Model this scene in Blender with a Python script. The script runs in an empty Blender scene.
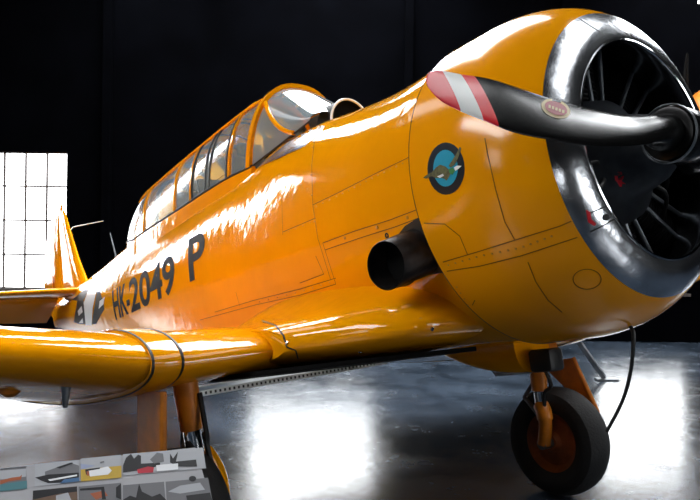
import bpy, bmesh, math, random
from mathutils import Vector, Matrix
from mathutils.bvhtree import BVHTree
random.seed(7)
S = bpy.context.scene
COL = S.collection
PI = math.pi

# ------------------------------------------------------------------ camera
CAMP = Vector((1.35715, -2.62668, 1.57428))
YAW, PIT, ROLL, FPX = map(float, (53.003, -0.186, 0.783, 728.248))
def cam_axes():
    y, p, r = [math.radians(a) for a in (YAW, PIT, ROLL)]
    f = Vector((-math.sin(y)*math.cos(p), math.cos(y)*math.cos(p), math.sin(p)))
    rt = Vector((math.cos(y), math.sin(y), 0)); up = rt.cross(f)
    return f, rt*math.cos(r)+up*math.sin(r), -rt*math.sin(r)+up*math.cos(r)
CF, CR, CU = cam_axes()
def ray(u, v): return (CF + CR*((u-350)/FPX) - CU*((v-250)/FPX))
cd = bpy.data.cameras.new('camera'); co = bpy.data.objects.new('camera', cd); COL.objects.link(co)
co.matrix_world = Matrix(((CR.x, CU.x, -CF.x, CAMP.x), (CR.y, CU.y, -CF.y, CAMP.y), (CR.z, CU.z, -CF.z, CAMP.z), (0, 0, 0, 1)))
cd.sensor_width = 36; cd.lens = FPX/700*36; cd.clip_start = .05; cd.clip_end = 200
S.camera = co

# ------------------------------------------------------------------ aeroplane frame: x aft of propeller, y starboard, z above thrust line
HUB = 2.015; PP = math.radians(11.518)
def W(x, y, z):
    return Vector((-x*math.cos(PP)-z*math.sin(PP), -y, HUB-x*math.sin(PP)+z*math.cos(PP)))
AX = W(1, 0, 0)-W(0, 0, 0); AY = Vector((0, -1, 0)); AZ = W(0, 0, 1)-W(0, 0, 0)
def D(x, y, z): return AX*x+AY*y+AZ*z
def TB(w):
    q = w-W(0, 0, 0); return Vector((q.dot(AX), q.dot(AY), q.dot(AZ)))
def onb(u, v, axis, val):      # ray through a picture point cut with an aeroplane-frame plane
    c = TB(CAMP); r = ray(u, v); rb = Vector((r.dot(AX), r.dot(AY), r.dot(AZ)))
    return c+rb*((val-c[axis])/rb[axis])

# ------------------------------------------------------------------ materials
def mat(name, col, rough=.5, metal=0., bump=0., bscale=20., coat=0., var=0., vscale=3., emit=0., alpha=1., spec=.5, bdist=.02, detail=3):
    m = bpy.data.materials.new(name); m.use_nodes = True; nt = m.node_tree; b = nt.nodes['Principled BSDF']
    b.inputs['Base Color'].default_value = (*col, 1); b.inputs['Roughness'].default_value = rough
    b.inputs['Metallic'].default_value = metal; b.inputs['Coat Weight'].default_value = coat
    b.inputs['Coat Roughness'].default_value = .04; b.inputs['Specular IOR Level'].default_value = spec
    tc = nt.nodes.new('ShaderNodeTexCoord')
    if var:
        n = nt.nodes.new('ShaderNodeTexNoise'); n.inputs['Scale'].default_value = vscale; n.inputs['Detail'].default_value = 6
        r = nt.nodes.new('ShaderNodeValToRGB'); r.color_ramp.elements[0].position = .35; r.color_ramp.elements[1].position = .7
        r.color_ramp.elements[0].color = (*[c*(1-var) for c in col], 1); r.color_ramp.elements[1].color = (*[min(1, c*(1+var)) for c in col], 1)
        nt.links.new(tc.outputs['Object'], n.inputs['Vector']); nt.links.new(n.outputs['Fac'], r.inputs[0]); nt.links.new(r.outputs[0], b.inputs['Base Color'])
    if bump:
        n = nt.nodes.new('ShaderNodeTexNoise'); n.inputs['Scale'].default_value = bscale; n.inputs['Detail'].default_value = detail
        k = nt.nodes.new('ShaderNodeBump'); k.inputs['Strength'].default_value = bump; k.inputs['Distance'].default_value = bdist
        nt.links.new(tc.outputs['Object'], n.inputs['Vector']); nt.links.new(n.outputs['Fac'], k.inputs['Height']); nt.links.new(k.outputs[0], b.inputs['Normal'])
        if coat: nt.links.new(k.outputs[0], b.inputs['Coat Normal'])
    if emit:
        b.inputs['Emission Color'].default_value = (*col, 1); b.inputs['Emission Strength'].default_value = emit
    return m
YEL = mat('yellow_gloss_paint', (.93, .352, .0012), .075, bump=.15, bscale=9, var=.05, vscale=2, bdist=.02)
YELC = mat('cowl_yellow_paint', (.93, .352, .0012), .14, bump=.05, bscale=7, var=.04, vscale=2.5, bdist=.01)
ORG = mat('gear_orange_paint', (.56, .17, .006), .4, coat=.0, var=.25, vscale=9)
ALU = mat('polished_aluminium', (.70, .72, .76), .22, 1., bump=.4, bscale=9, bdist=.01, var=.3, vscale=6)
CHR = mat('chrome', (.8, .8, .82), .08, 1.)
STEEL = mat('dull_grey_metal', (.22, .24, .26), .4, .8, var=.3, vscale=12)
BLACKP = mat('black_satin_paint', (.006, .006, .006), .2, spec=.16)
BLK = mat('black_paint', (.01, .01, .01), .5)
RUB = mat('tyre_rubber', (.012, .012, .013), .75, bump=.2, bscale=60)
DISC = mat('wheel_disc_paint', (.30, .07, .01), .5, var=.4, vscale=9)
RED = mat('red_paint', (.85, .01, .025), .3, coat=.3)
WHT = mat('white_paint', (.9, .9, .88), .35, coat=.3)
MAR = mat('maroon_enamel', (.30, .015, .03), .5, spec=.15)
GLD = mat('pale_gold_rim', (.50, .38, .18), .5, spec=.2)
TEAL = mat('teal_enamel', (.01, .33, .50), .35)
NAVY = mat('dark_navy_enamel', (.012, .018, .026), .3)
DUCK = mat('olive_brown_feathers', (.10, .10, .03), .5, var=.4, vscale=60)
GRN = mat('green_feathers', (.03, .25, .06), .5)
SOOT = mat('scorched_exhaust_steel', (.028, .024, .023), .42, .7, var=.5, vscale=14, bump=.1, bscale=40)
HOLE = mat('inside_shade_black', (.004, .004, .004), .9, spec=.1)  # near-black colour stands in for the shade inside openings
SEAM = mat('panel_gap', (.20, .075, .004), .7, spec=.2)
RIV = mat('rivet_paint', (.62, .25, .01), .4)
ENG = mat('engine_dark_grey', (.035, .04, .048), .45, .4, var=.3, vscale=15)
FIN = mat('engine_cylinder_black', (.02, .02, .022), .5, .5)
INT = mat('cockpit_green_grey', (.10, .13, .13), .6, var=.3, vscale=8)
SEAT = mat('seat_canvas', (.05, .05, .045), .8)

def glass(name, tint, mixw, rough=.04, haze=(.6, .72, .78)):
    m = bpy.data.materials.new(name); m.use_nodes = True; nt = m.node_tree; nt.nodes.clear()
    o = nt.nodes.new('ShaderNodeOutputMaterial'); t = nt.nodes.new('ShaderNodeBsdfTransparent'); g = nt.nodes.new('ShaderNodeBsdfGlossy')
    d = nt.nodes.new('ShaderNodeBsdfDiffuse'); f = nt.nodes.new('ShaderNodeFresnel'); m1 = nt.nodes.new('ShaderNodeMixShader'); m2 = nt.nodes.new('ShaderNodeMixShader')
    t.inputs[0].default_value = (*tint, 1); g.inputs['Roughness'].default_value = rough; g.inputs['Color'].default_value = (.95, .98, 1, 1)
    d.inputs[0].default_value = (*haze, 1); f.inputs[0].default_value = 1.5; m1.inputs[0].default_value = mixw
    nt.links.new(t.outputs[0], m1.inputs[1]); nt.links.new(d.outputs[0], m1.inputs[2])
    nt.links.new(f.outputs[0], m2.inputs[0]); nt.links.new(m1.outputs[0], m2.inputs[1]); nt.links.new(g.outputs[0], m2.inputs[2]); nt.links.new(m2.outputs[0], o.inputs[0])
    return m
GLS = glass('dusty_sky_haze_perspex', (.75, .86, .90), .34, .12, haze=(.42, .55, .62))  # blue-grey haze paints reflected sky, with some dust, into the panes
GLW = glass('milky_windscreen_perspex', (.8, .86, .88), .34)

# ------------------------------------------------------------------ mesh helpers
ROOTS = {}
def tag(o, label=None, cat=None, group=None, kind=None):
    if label: o['label'] = label
    if cat: o['category'] = cat
    if group: o['group'] = group
    if kind: o['kind'] = kind
    return o
def empty(name, loc, label, cat, group=None):
    o = bpy.data.objects.new(name, None); COL.objects.link(o); o.location = loc; o.empty_display_size = .2
    return tag(o, label, cat, group)
def base_of(p):
    v = Vector((0, 0, 0))
    while p is not None: v += p.location; p = p.parent
    return v
def obj(name, bm, mats, parent=None, smooth=True, origin=None, label=None, fix=True):
    """bm holds world coordinates; the object's origin goes to origin or its parent's"""
    if fix: bmesh.ops.recalc_face_normals(bm, faces=bm.faces)
    me = bpy.data.meshes.new(name); pb = base_of(parent)
    o_w = Vector(origin) if origin is not None else pb
    bmesh.ops.translate(bm, verts=bm.verts, vec=-o_w)
    bm.to_mesh(me); bm.free()
    if smooth:
        me.polygons.foreach_set('use_smooth', [True]*len(me.polygons))
        me.set_sharp_from_angle(angle=math.radians(38))
    for m in (mats if isinstance(mats, (list, tuple)) else [mats]): me.materials.append(m)
    o = bpy.data.objects.new(name, me); COL.objects.link(o)
    if parent is not None: o.parent = parent
    o.location = o_w-pb
    if label: o['label'] = label
    return o
def loft(bm, rings, closed=True, caps=(False, False), mi=None):
    R = [[bm.verts.new(p) for p in r] for r in rings]; n = len(rings[0]); fs = []
    for i in range(len(R)-1):
        for j in range(n if closed else n-1):
            k = (j+1) % n
            try: f = bm.faces.new((R[i][j], R[i][k], R[i+1][k], R[i+1][j]))
            except ValueError: continue
            if mi: f.material_index = mi(i, j)
            fs.append(f)
    if caps[0]: bm.faces.new(R[0][::-1])
    if caps[1]: bm.faces.new(R[-1])
    return R
def frame_of(d):
    d = d.normalized(); a = Vector((0, 0, 1)) if abs(d.z) < .9 else Vector((1, 0, 0))
    u = d.cross(a).normalized(); return u, d.cross(u).normalized()
def tube(bm, pts, rad, n=12, caps=True, flat=1.):
    pts = [Vector(p) for p in pts]; rads = rad if isinstance(rad, (list, tuple)) else [rad]*len(pts)
    rings = []; u = None
    for i, p in enumerate(pts):
        d = (pts[min(i+1, len(pts)-1)]-pts[max(i-1, 0)]).normalized()
        if u is None: u, v = frame_of(d)
        else:
            u = (u-d*u.dot(d)).normalized(); v = d.cross(u)
        rings.append([p+(u*math.cos(2*PI*k/n)+v*math.sin(2*PI*k/n)*flat)*rads[i] for k in range(n)])
    loft(bm, rings, True, (caps, caps))
def smoothpath(pts, sub=8):
    P = [Vector(p) for p in pts]; out = []
    for i in range(len(P)-1):
        a, b, c, d = P[max(i-1, 0)], P[i], P[i+1], P[min(i+2, len(P)-1)]
        for k in range(sub):
            t = k/sub
            out.append(.5*((2*b)+(c-a)*t+(2*a-5*b+4*c-d)*t*t+(3*b-a-3*c+d)*t**3))
    out.append(P[-1]); return out
def box(bm, c, e1, e2, e3, bev=0.):
    """box from centre and three half-extent vectors"""
    c, e1, e2, e3 = map(Vector, (c, e1, e2, e3)); vs = []
    for a in (-1, 1):
        for b in (-1, 1):
            for d in (-1, 1): vs.append(bm.verts.new(c+e1*a+e2*b+e3*d))
    fs = [bm.faces.new([vs[i] for i in q]) for q in ((0, 1, 3, 2), (4, 6, 7, 5), (0, 4, 5, 1), (2, 3, 7, 6), (0, 2, 6, 4), (1, 5, 7, 3))]
    if bev:
        es = list({e for f in fs for e in f.edges}); bmesh.ops.bevel(bm, geom=es, offset=bev, segments=2, affect='EDGES', profile=.5)
def lathe(bm, o, ax, prof, n=48, caps=(False, False)):
    ax = Vector(ax).normalized(); u, v = frame_of(ax)
    loft(bm, [[Vector(o)+ax*a+(u*math.cos(2*PI*k/n)+v*math.sin(2*PI*k/n))*r for k in range(n)] for a, r in prof], True, caps)
def interp(tab, x):
    if x <= tab[0][0]: return tab[0][1:]
    for a, b in zip(tab, tab[1:]):
        if x <= b[0]:
            t = (x-a[0])/(b[0]-a[0]); 
            return tuple(p+(q-p)*t for p, q in zip(a[1:], b[1:]))
    return tab[-1][1:]
def cinterp(tab, x):     # smooth (Catmull) table lookup
    if x <= tab[0][0]: return tab[0][1:]
    if x >= tab[-1][0]: return tab[-1][1:]
    for i in range(len(tab)-1):
        if x <= tab[i+1][0]: break
    h = tab[i+1][0]-tab[i][0]; t = (x-tab[i][0])/h; out = []
    for k in range(1, len(tab[0])):
        def sl(j):
            if j == 0 or j == len(tab)-1:
                jj = 0 if j == 0 else len(tab)-2
                return (tab[jj+1][k]-tab[jj][k])/(tab[jj+1][0]-tab[jj][0])
            return (tab[j+1][k]-tab[j-1][k])/(tab[j+1][0]-tab[j-1][0])
        p, q, m0, m1 = tab[i][k], tab[i+1][k], sl(i)*h, sl(i+1)*h
        out.append((2*t**3-3*t*t+1)*p+(t**3-2*t*t+t)*m0+(-2*t**3+3*t*t)*q+(t**3-t*t)*m1)
    return tuple(out)

# ================================================================== THE HANGAR
E1 = Vector((math.cos(math.radians(YAW)), math.sin(math.radians(YAW)), 0)); E2 = Vector((-E1.y, E1.x, 0)); EZ = Vector((0, 0, 1))
G0 = Vector((CAMP.x, CAMP.y, 0))
def H(a, b, z=0): return G0+E1*a+E2*b+EZ*z
A0, A1, B0, B1, ZR = -11., 13., -7., 12.7, 6.7
def hallbox(bm, a0, a1, b0, b1, z0, z1):
    box(bm, H((a0+a1)/2, (b0+b1)/2, (z0+z1)/2), E1*((a1-a0)/2), E2*((b1-b0)/2), EZ*((z1-z0)/2))

def floor_mat():
    m = bpy.data.materials.new('sealed_concrete'); m.use_nodes = True; nt = m.node_tree; b = nt.nodes['Principled BSDF']
    tc = nt.nodes.new('ShaderNodeTexCoord'); mp = nt.nodes.new('ShaderNodeMapping'); mp.inputs['Rotation'].default_value = (0, 0, math.radians(YAW))
    mp.inputs['Scale'].default_value = (1, 1, 1)
    nt.links.new(tc.outputs['Object'], mp.inputs[0])
    def noise(sc, det, rough=.6):
        n = nt.nodes.new('ShaderNodeTexNoise'); n.inputs['Scale'].default_value = sc; n.inputs['Detail'].default_value = det; n.inputs['Roughness'].default_value = rough
        nt.links.new(mp.outputs[0], n.inputs['Vector']); return n
    def ramp(src, p0, c0, p1, c1):
        r = nt.nodes.new('ShaderNodeValToRGB'); e = r.color_ramp.elements; e[0].position = p0; e[1].position = p1; e[0].color = (*c0, 1); e[1].color = (*c1, 1)
        nt.links.new(src, r.inputs[0]); return r
    n1 = noise(.9, 10, .68); n2 = noise(7, 8, .7); n3 = noise(2.2, 9, .7)
    c = ramp(n1.outputs['Fac'], .38, (.012, .018, .027), .66, (.055, .075, .105))
    r2 = ramp(n2.outputs['Fac'], .3, (.55, .55, .55), .75, (1.2, 1.2, 1.2))
    mx = nt.nodes.new('ShaderNodeMix'); mx.data_type = 'RGBA'; mx.blend_type = 'MULTIPLY'; mx.inputs[0].default_value = 1
    nt.links.new(c.outputs[0], mx.inputs[6]); nt.links.new(r2.outputs[0], mx.inputs[7]); nt.links.new(mx.outputs[2], b.inputs['Base Color'])
    rr = ramp(n3.outputs['Fac'], .35, (.17,)*3, .7, (.31,)*3); nt.links.new(rr.outputs[0], b.inputs['Roughness'])
    k = nt.nodes.new('ShaderNodeBump'); k.inputs['Strength'].default_value = .12; k.inputs['Distance'].default_value = .01
    nt.links.new(n2.outputs['Fac'], k.inputs['Height']); nt.links.new(k.outputs[0], b.inputs['Normal'])
    b.inputs['Specular IOR Level'].default_value = .6
    return m
FLOOR = floor_mat()
WALL = mat('black_hangar_cladding', (.0006, .0007, .0012), .9, var=.3, vscale=1.5, spec=.01)
ROOFM = mat('dark_roof_sheeting', (.0006, .0007, .0012), .9, var=.3, vscale=1.5, spec=.01)
FRM = mat('dark_window_bars', (.06, .05, .045), .6)
def lit(name, col, s):
    m = bpy.data.materials.new(name); m.use_nodes = True; nt = m.node_tree; nt.nodes.clear()
    o = nt.nodes.new('ShaderNodeOutputMaterial'); e = nt.nodes.new('ShaderNodeEmission'); e.inputs[0].default_value = (*col, 1); e.inputs[1].default_value = s
    nt.links.new(e.outputs[0], o.inputs[0]); return m
PANE = lit('frosted_pane_with_daylight', (.95, .98, 1.0), 10.)
PANES = lit('open_door_daylight', (1.0, .98, .95), 28.)
PANEW = lit('frosted_tail_pane_with_daylight', (.97, .98, 1.0), 8.5)
PANED = lit('dim_frosted_pane', (.95, .98, 1.0), 4.)
SKYD = lit('added_fill_sheet', (.97, .98, 1.0), 13.)  # added overhead fill for the starboard side, dimmed for contrast
SKYL = lit('translucent_roof_sheet', (.95, .98, 1.0), 16.)

bm = bmesh.new(); hallbox(bm, A0-.3, A1+.3, B0-.3, B1+.3, -.2, 0); fl = obj('floor', bm, FLOOR, smooth=False); tag(fl, kind='structure')

def wall_with_openings(name, a_side, openings, fixed, lo, hi, thick=.25):
    """a_side True: wall runs along E1 at b=fixed; False: runs along E2 at a=fixed. openings: (s0,s1,z0,z1)"""
    bm = bmesh.new(); sgn = 1 if fixed > 0 else -1; f0, f1 = sorted((fixed, fixed+sgn*thick))
    def blk(s0, s1, z0, z1):
        if s1-s0 < 1e-4 or z1-z0 < 1e-4: return
        if a_side: hallbox(bm, s0, s1, f0, f1, z0, z1)
        else: hallbox(bm, f0, f1, s0, s1, z0, z1)
    cur = lo
    for s0, s1, z0, z1 in sorted(openings):
        blk(cur, s0, 0, ZR); blk(s0, s1, 0, z0); blk(s0, s1, z1, ZR); cur = s1
    blk(cur, hi, 0, ZR)
    o = obj(name, bm, WALL, smooth=False); tag(o, kind='structure'); return o
WN = [0]
def window(a_side, fixed, s0, s1, z0, z1, nc, nr, pm, bar=.022):
    WN[0] += 1; sgn = 1 if fixed > 0 else -1
    bm = bmesh.new(); q = fixed+sgn*.06
    def blk(b, s_0, s_1, z_0, z_1, t0, t1):
        f0, f1 = sorted((fixed+sgn*t0, fixed+sgn*t1))
        if a_side: hallbox(b, s_0, s_1, f0, f1, z_0, z_1)
        else: hallbox(b, f0, f1, s_0, s_1, z_0, z_1)
    for k in range(nc+1):
        s = s0+(s1-s0)*k/nc; w = bar*(1.6 if k in (0, nc) else 1)
        blk(bm, max(s0, s-w/2), min(s1, s+w/2), z0, z1, .05, .09)
    for k in range(nr+1):
        z = z0+(z1-z0)*k/nr; w = bar*(1.6 if k in (0, nr) else 1)
        blk(bm, s0, s1, max(z0, z-w/2), min(z1, z+w/2), .045, .085)
    o = obj('window_%d' % WN[0], bm, FRM, smooth=False); tag(o, kind='structure')
    b2 = bmesh.new(); blk(b2, s0, s1, z0, z1, .10, .11); g = obj('window_pane', b2, pm, o, smooth=False)
    if z0 > 5: return o
    b3 = bmesh.new(); blk(b3, s0-.05, s1+.05, z0-.05, z0, -.03, .12); obj('window_sill', b3, FRM, o, smooth=False)
    return o
def ua(u): return (u-350)/FPX*B1
z_lo, z_hi = .78, 3.17
back = [(-10.97, -9.45, 1.5, 6.5), (-8.3, ua(66), z_lo, z_hi), (ua(252), ua(374), 1.5, 3.6), (ua(602), ua(688), .85, 2.55), (ua(905), ua(1020), z_lo, z_hi), (ua(694), ua(800), 5.90, 6.3)]
wall_with_openings('wall_back', True, back, B1, A0-.25, A1+.25)
for i, (s0, s1, z0, z1) in enumerate(back): window(True, B1, s0, s1, z0, z1, 4 if i == 0 else 9 if i == 1 else 5, 10 if i == 0 else 4, PANES if i == 0 else PANEW if i == 1 else PANE, .03)
LEFTW = [(-6.0, -3.0, 2.8, 5.4)]
wall_with_openings('wall_left', False, LEFTW, A0, B0, B1)
for s0, s1, z0, z1 in LEFTW: window(False, A0, s0, s1, z0, z1, 6, 5, PANED, .03)
RW = [(-6.6, -2.2, 1.8, 4.6)]
wall_with_openings('wall_right', False, RW, A1, B0, B1)
for s0, s1, z0, z1 in RW: window(False, A1, s0, s1, z0, z1, 6, 5, PANE, .03)
FR = [(1.8, 3.2, 2.0, 3.4), (9.6, 12.4, 2.6, 5.6)]
wall_with_openings('wall_front', True, FR, B0, A0-.25, A1+.25)
for s0, s1, z0, z1 in FR: window(True, B0, s0, s1, z0, z1, 4, 4, PANED, .03)
# roof with purlins and translucent sheets, the dimmer ones added for fill and sheen
bm = bmesh.new(); SK = [(-9.5, -7.2, -4.5, 3.2), (-7.0, -5.8, -4.5, 2.2), (-5.7, -4.4, 5.6, 9.0), (-4.3, -3.0, 9.6, 12.5), (-1.7, 1.5, 5.6, 12.5), (2.2, 4.7, -1.0, 4.8), (4.9, 6.9, 6.0, 12.5)]; cur = A0-.3
for s0, s1, S0, S1 in SK:
    hallbox(bm, cur, s0, B0-.3, B1+.3, ZR, ZR+.15); hallbox(bm, s0, s1, B0-.3, S0, ZR, ZR+.15); hallbox(bm, s0, s1, S1, B1+.3, ZR, ZR+.15); cur = s1
hallbox(bm, cur, A1+.3, B0-.3, B1+.3, ZR, ZR+.15)
tag(obj('ceiling', bm, ROOFM, smooth=False), kind='structure')
SKYG = lit('added_sheen_sheet', (.95, .98, 1.0), 3.)  # dim added sheet, gives the deck a pale sheen and the ring grey
for s0, s1, S0, S1 in SK:
    bm = bmesh.new(); hallbox(bm, s0, s1, S0, S1, ZR+.05, ZR+.1); o = obj('window_%d' % (WN[0]+1), bm, SKYD if S0 < -2 else SKYG if S0 < 0 or s0 == -5.7 else SKYL, smooth=False); WN[0] += 1; tag(o, kind='structure')  # numbered with the windows, though the dimmer sheets are added lights
for k, a in enumerate((-4.3, .9, 3.6, 7.6)):
    bm = bmesh.new(); hallbox(bm, a, a+.14, B1-.16, B1-.02, 0, ZR); tag(obj('trim_%d' % (k+1), bm, WALL, smooth=False), kind='structure')

# ================================================================== THE TRAINER
plane = empty('training_aircraft', (-1.9, 0, 0), 'yellow single-engine military training aeroplane with black propeller, parked on the hangar floor', 'aeroplane')

# ---- fuselage -----------------------------------------------------
# x, half width, top, bottom, height of widest point, exponent
FT = [(.79, .682, .682, -.682, 0, 2.0), (1.2, .648, .655, -.67, 0, 2.05), (1.6, .615, .685, -.675, .0, 2.1), (2.05, .570, .745, -.68, .02, 2.15), (2.4, .53, .76, -.68, .04, 2.2),
      (2.7, .500, .700, -.71, .06, 2.3), (3.3, .465, .68, -.69, .08, 2.35), (4.0, .425, .665, -.62, .1, 2.35), (4.6, .39, .665, -.53, .12, 2.3), (5.3, .345, .69, -.42, .15, 2.1),
      (6.3, .275, .61, -.24, .18, 2.0), (7.1, .20, .565, -.09, .22, 2.0), (7.9, .125, .52, .06, .26, 2.0), (8.45, .05, .47, .17, .3, 2.0)]
def fsec(x, n=72):
    w, t, b, zc, e = cinterp(FT, x); out = []
    for k in range(n):
        a = 2*PI*k/n; c, s = math.cos(a), math.sin(a)
        y = w*math.copysign(abs(c)**(2/e), c); h = (t-zc) if s > 0 else (zc-b)
        out.append((y, zc+h*math.copysign(abs(s)**(2/e), s)))
    return out
bm = bmesh.new(); xs = [.80+.0957*i for i in range(81)]
xs[0] = .795
loft(bm, [[W(x, y, z) for y, z in fsec(x)] for x in xs], True, (True, True))
bmesh.ops.recalc_face_normals(bm, faces=bm.faces)
T_FUS = BVHTree.FromBMesh(bm)
fus = obj('fuselage', bm, YEL, plane)

# ---- cowling ------------------------------------------------------
XO, RC, XM, RM, XB, XS, RS = .196, .441, .62, .698, .257, .815, .698
def cowlR(x):
    if x >= XM: return RM
    return RC+(RM-RC)*math.sqrt(max(0, 1-((XM-x)/(XM-XO))**2))
def revolve(bm, prof, n=128):
    return loft(bm, [[W(x, r*math.cos(2*PI*k/n), r*math.sin(2*PI*k/n)) for k in range(n)] for x, r in prof])
bm = bmesh.new(); N = 26
prof = [(XB+(XM-XB)*(1-math.cos(PI/2*i/N)), 0) for i in range(N+1)]
prof = [(x, cowlR(x)) for x, _ in prof]+[(.68, RM), (.74, RM), (.79, RM), (XS+.010, RS), (XS+.012, RS-.006), (XS, RS-.012), (.72, RM-.02)]
revolve(bm, prof); bmesh.ops.recalc_face_normals(bm, faces=bm.faces); T_COW = BVHTree.FromBMesh(bm); cowl = obj('cowling', bm, YELC, plane)
bm = bmesh.new(); prof = []
for i in range(15):
    t = PI/2*i/14
    prof.append((XB-(XB-XO)*math.sin(t), 0))
prof = [(x, cowlR(x)+.0015) for x, _ in prof]+[(XO+.004, RC-.006), (XO+.02, RC-.006), (XO+.06, RC+.012), (XO+.12, RC+.04), (XO+.2, RC+.075), (.40, RC+.1)]
revolve(bm, prof); bmesh.ops.recalc_face_normals(bm, faces=bm.faces); T_RING = BVHTree.FromBMesh(bm); ring = obj('nose_ring', bm, ALU, cowl, label='polished bare metal ring around the cowling mouth')
bm = bmesh.new(); tube(bm, [W(XO+.004, (RC-.002)*math.cos(2*PI*k/96), (RC-.002)*math.sin(2*PI*k/96)) for k in range(97)], .0065, 8, False); obj('lip_bead', bm, CHR, ring, label='bright rolled edge')

bm = bmesh.new(); revolve(bm, [(.24, RC+.05), (.30, RC+.12), (.45, RM-.05), (.72, RM-.022), (.735, .3)], 64); obj('cowl_inside_shade', bm, HOLE, cowl)  # black lining paints the darkness behind the cowling mouth
bm = bmesh.new(); revolve(bm, [(XS+.008, RS-.004), (XS+.0125, RS+.0015), (XS+.017, RS-.006)]); obj('cowling_gap', bm, BLK, cowl)
def hit(u, v, trees):
    best = None; r = ray(u, v).normalized()
    for t in trees:
        h = t.ray_cast(CAMP, r)
        if h[0] is not None and (best is None or h[3] < best[3]): best = h
    return best
def hit_side(x, z, trees):
    best = None; o = W(x, 2.5, z)
    for t in trees:
        h = t.ray_cast(o, -AY)
        if h[0] is not None and (best is None or h[3] < best[3]): best = h
    return best
def drape(bm, flat, fn, off, step):
    """flat: bmesh lying in a 2-D plane; cut it in a grid and drape it over a surface with fn(x,y)->(point, normal)"""
    xs = [v.co.x for v in flat.verts]; ys = [v.co.y for v in flat.verts]
    for ax, lo, hi in ((0, min(xs), max(xs)), (1, min(ys), max(ys))):
        c = lo+step
        while c < hi:
            n = Vector((1, 0, 0)) if ax == 0 else Vector((0, 1, 0)); p = n*c
            bmesh.ops.bisect_plane(flat, geom=flat.verts[:]+flat.edges[:]+flat.faces[:], plane_co=p, plane_no=n); c += step
    mp = {}
    for v in flat.verts:
        h = fn(v.co.x, v.co.y)
        if h is None or h[0] is None: continue
        nn = h[1] if h[1].dot(CAMP-h[0]) > 0 else -h[1]
        mp[v] = bm.verts.new(h[0]+nn*off)
    for f in flat.faces:
        if all(v in mp for v in f.verts):
            try: bm.faces.new([mp[v] for v in f.verts])
            except ValueError: pass
    flat.free()
def poly_flat(pts):
    b = bmesh.new(); vs = [b.verts.new((p[0], p[1], 0)) for p in pts]; b.faces.new(vs)
    bmesh.ops.triangulate(b, faces=b.faces); return b
def decal_px(name, polys, m, parent, trees, off=.0025, step=3., label=None):
    bm = bmesh.new()
    for p in polys: drape(bm, poly_flat(p), lambda u, v: hit(u, v, trees), off, step)
    return obj(name, bm, m, parent, fix=False, label=label)
def ribbon(bm, pts, width, off):
    """pts: list of (co, normal)"""
    P = []
    for i, (c, n) in enumerate(pts):
        d = (pts[min(i+1, len(pts)-1)][0]-pts[max(i-1, 0)][0])
        s = n.cross(d)
        if s.length < 1e-9: continue
        s.normalize(); P.append((bm.verts.new(c+n*off+s*width/2), bm.verts.new(c+n*off-s*width/2)))
    for a, b in zip(P, P[1:]): bm.faces.new((a[0], a[1], b[1], b[0]))
def onsurf(pts, trees, step=4):
    out = []
    for (a, b), (c, d) in zip(pts, pts[1:]):
        n = max(1, int(math.hypot(c-a, d-b)/step))
        for k in range(n+1):
            h = hit(a+(c-a)*k/n, b+(d-b)*k/n, trees)
            if h is None: continue
            nn = h[1] if h[1].dot(CAMP-h[0]) > 0 else -h[1]
            if out and (out[-1][0]-h[0]).length > .25: continue
            out.append((h[0], nn))
    return out
def seam(bm, pts, trees, width=.0036, off=.0015):
    q = onsurf(pts, trees)
    if len(q) > 1: ribbon(bm, q, width, off)
def rivets(bm, pts, trees, spacing=9., r=.0045):
    for (a, b), (c, d) in zip(pts, pts[1:]):
        n = max(1, int(math.hypot(c-a, d-b)/spacing))
        for k in range(n):
            h = hit(a+(c-a)*(k+.5)/n, b+(d-b)*(k+.5)/n, trees)
            if h is None: continue
            nn = h[1] if h[1].dot(CAMP-h[0]) > 0 else -h[1]
            lathe(bm, h[0], nn, [(0, r), (r*.5, r*.8), (r*.7, r*.3)], 8, (False, True))

# ---- wings --------------------------------------------------------
def airfoil(n=34, t=.15, cam=.02):
    up, lo = [], []
    for i in range(n+1):
        x = .5*(1-math.cos(PI*i/n)); y = 5*t*(.2969*math.sqrt(x)-.126*x-.3516*x*x+.2843*x**3-.1036*x**4)
        c = cam*(2*.3*x-x*x)/(.09) if x < .3 else cam*((1-.6)+.6*x-x*x)/(.49)
        up.append((x, c+y)); lo.append((x, c-y))
    return up[::-1]+lo[1:-1]     # TE -> LE along top, back along the bottom
def wring(ys, xle, zle, chord, t, inc=2.0, cam=.02):
    a = math.radians(inc); out = []
    for x, z in airfoil(t=t, cam=cam):
        X, Z = x*chord, z*chord; out.append(W(xle+X*math.cos(a)+Z*math.sin(a), ys, zle-X*math.sin(a)+Z*math.cos(a)))
    return out
ZW = -.615
def wing_piece(name, stations, m, parent, caps=(True, True), sub=6, label=None):
    bm = bmesh.new(); rr = []
    for i in range(len(stations)-1):
        a, b = stations[i], stations[i+1]
        for k in range(sub): rr.append(wring(*[p+(q-p)*k/sub for p, q in zip(a, b)]))
    rr.append(wring(*stations[-1])); loft(bm, rr, True, caps)
    bmesh.ops.recalc_face_normals(bm, faces=bm.faces); t = BVHTree.FromBMesh(bm)
    return obj(name, bm, m, parent, label=label), t
JY = 1.40
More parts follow.
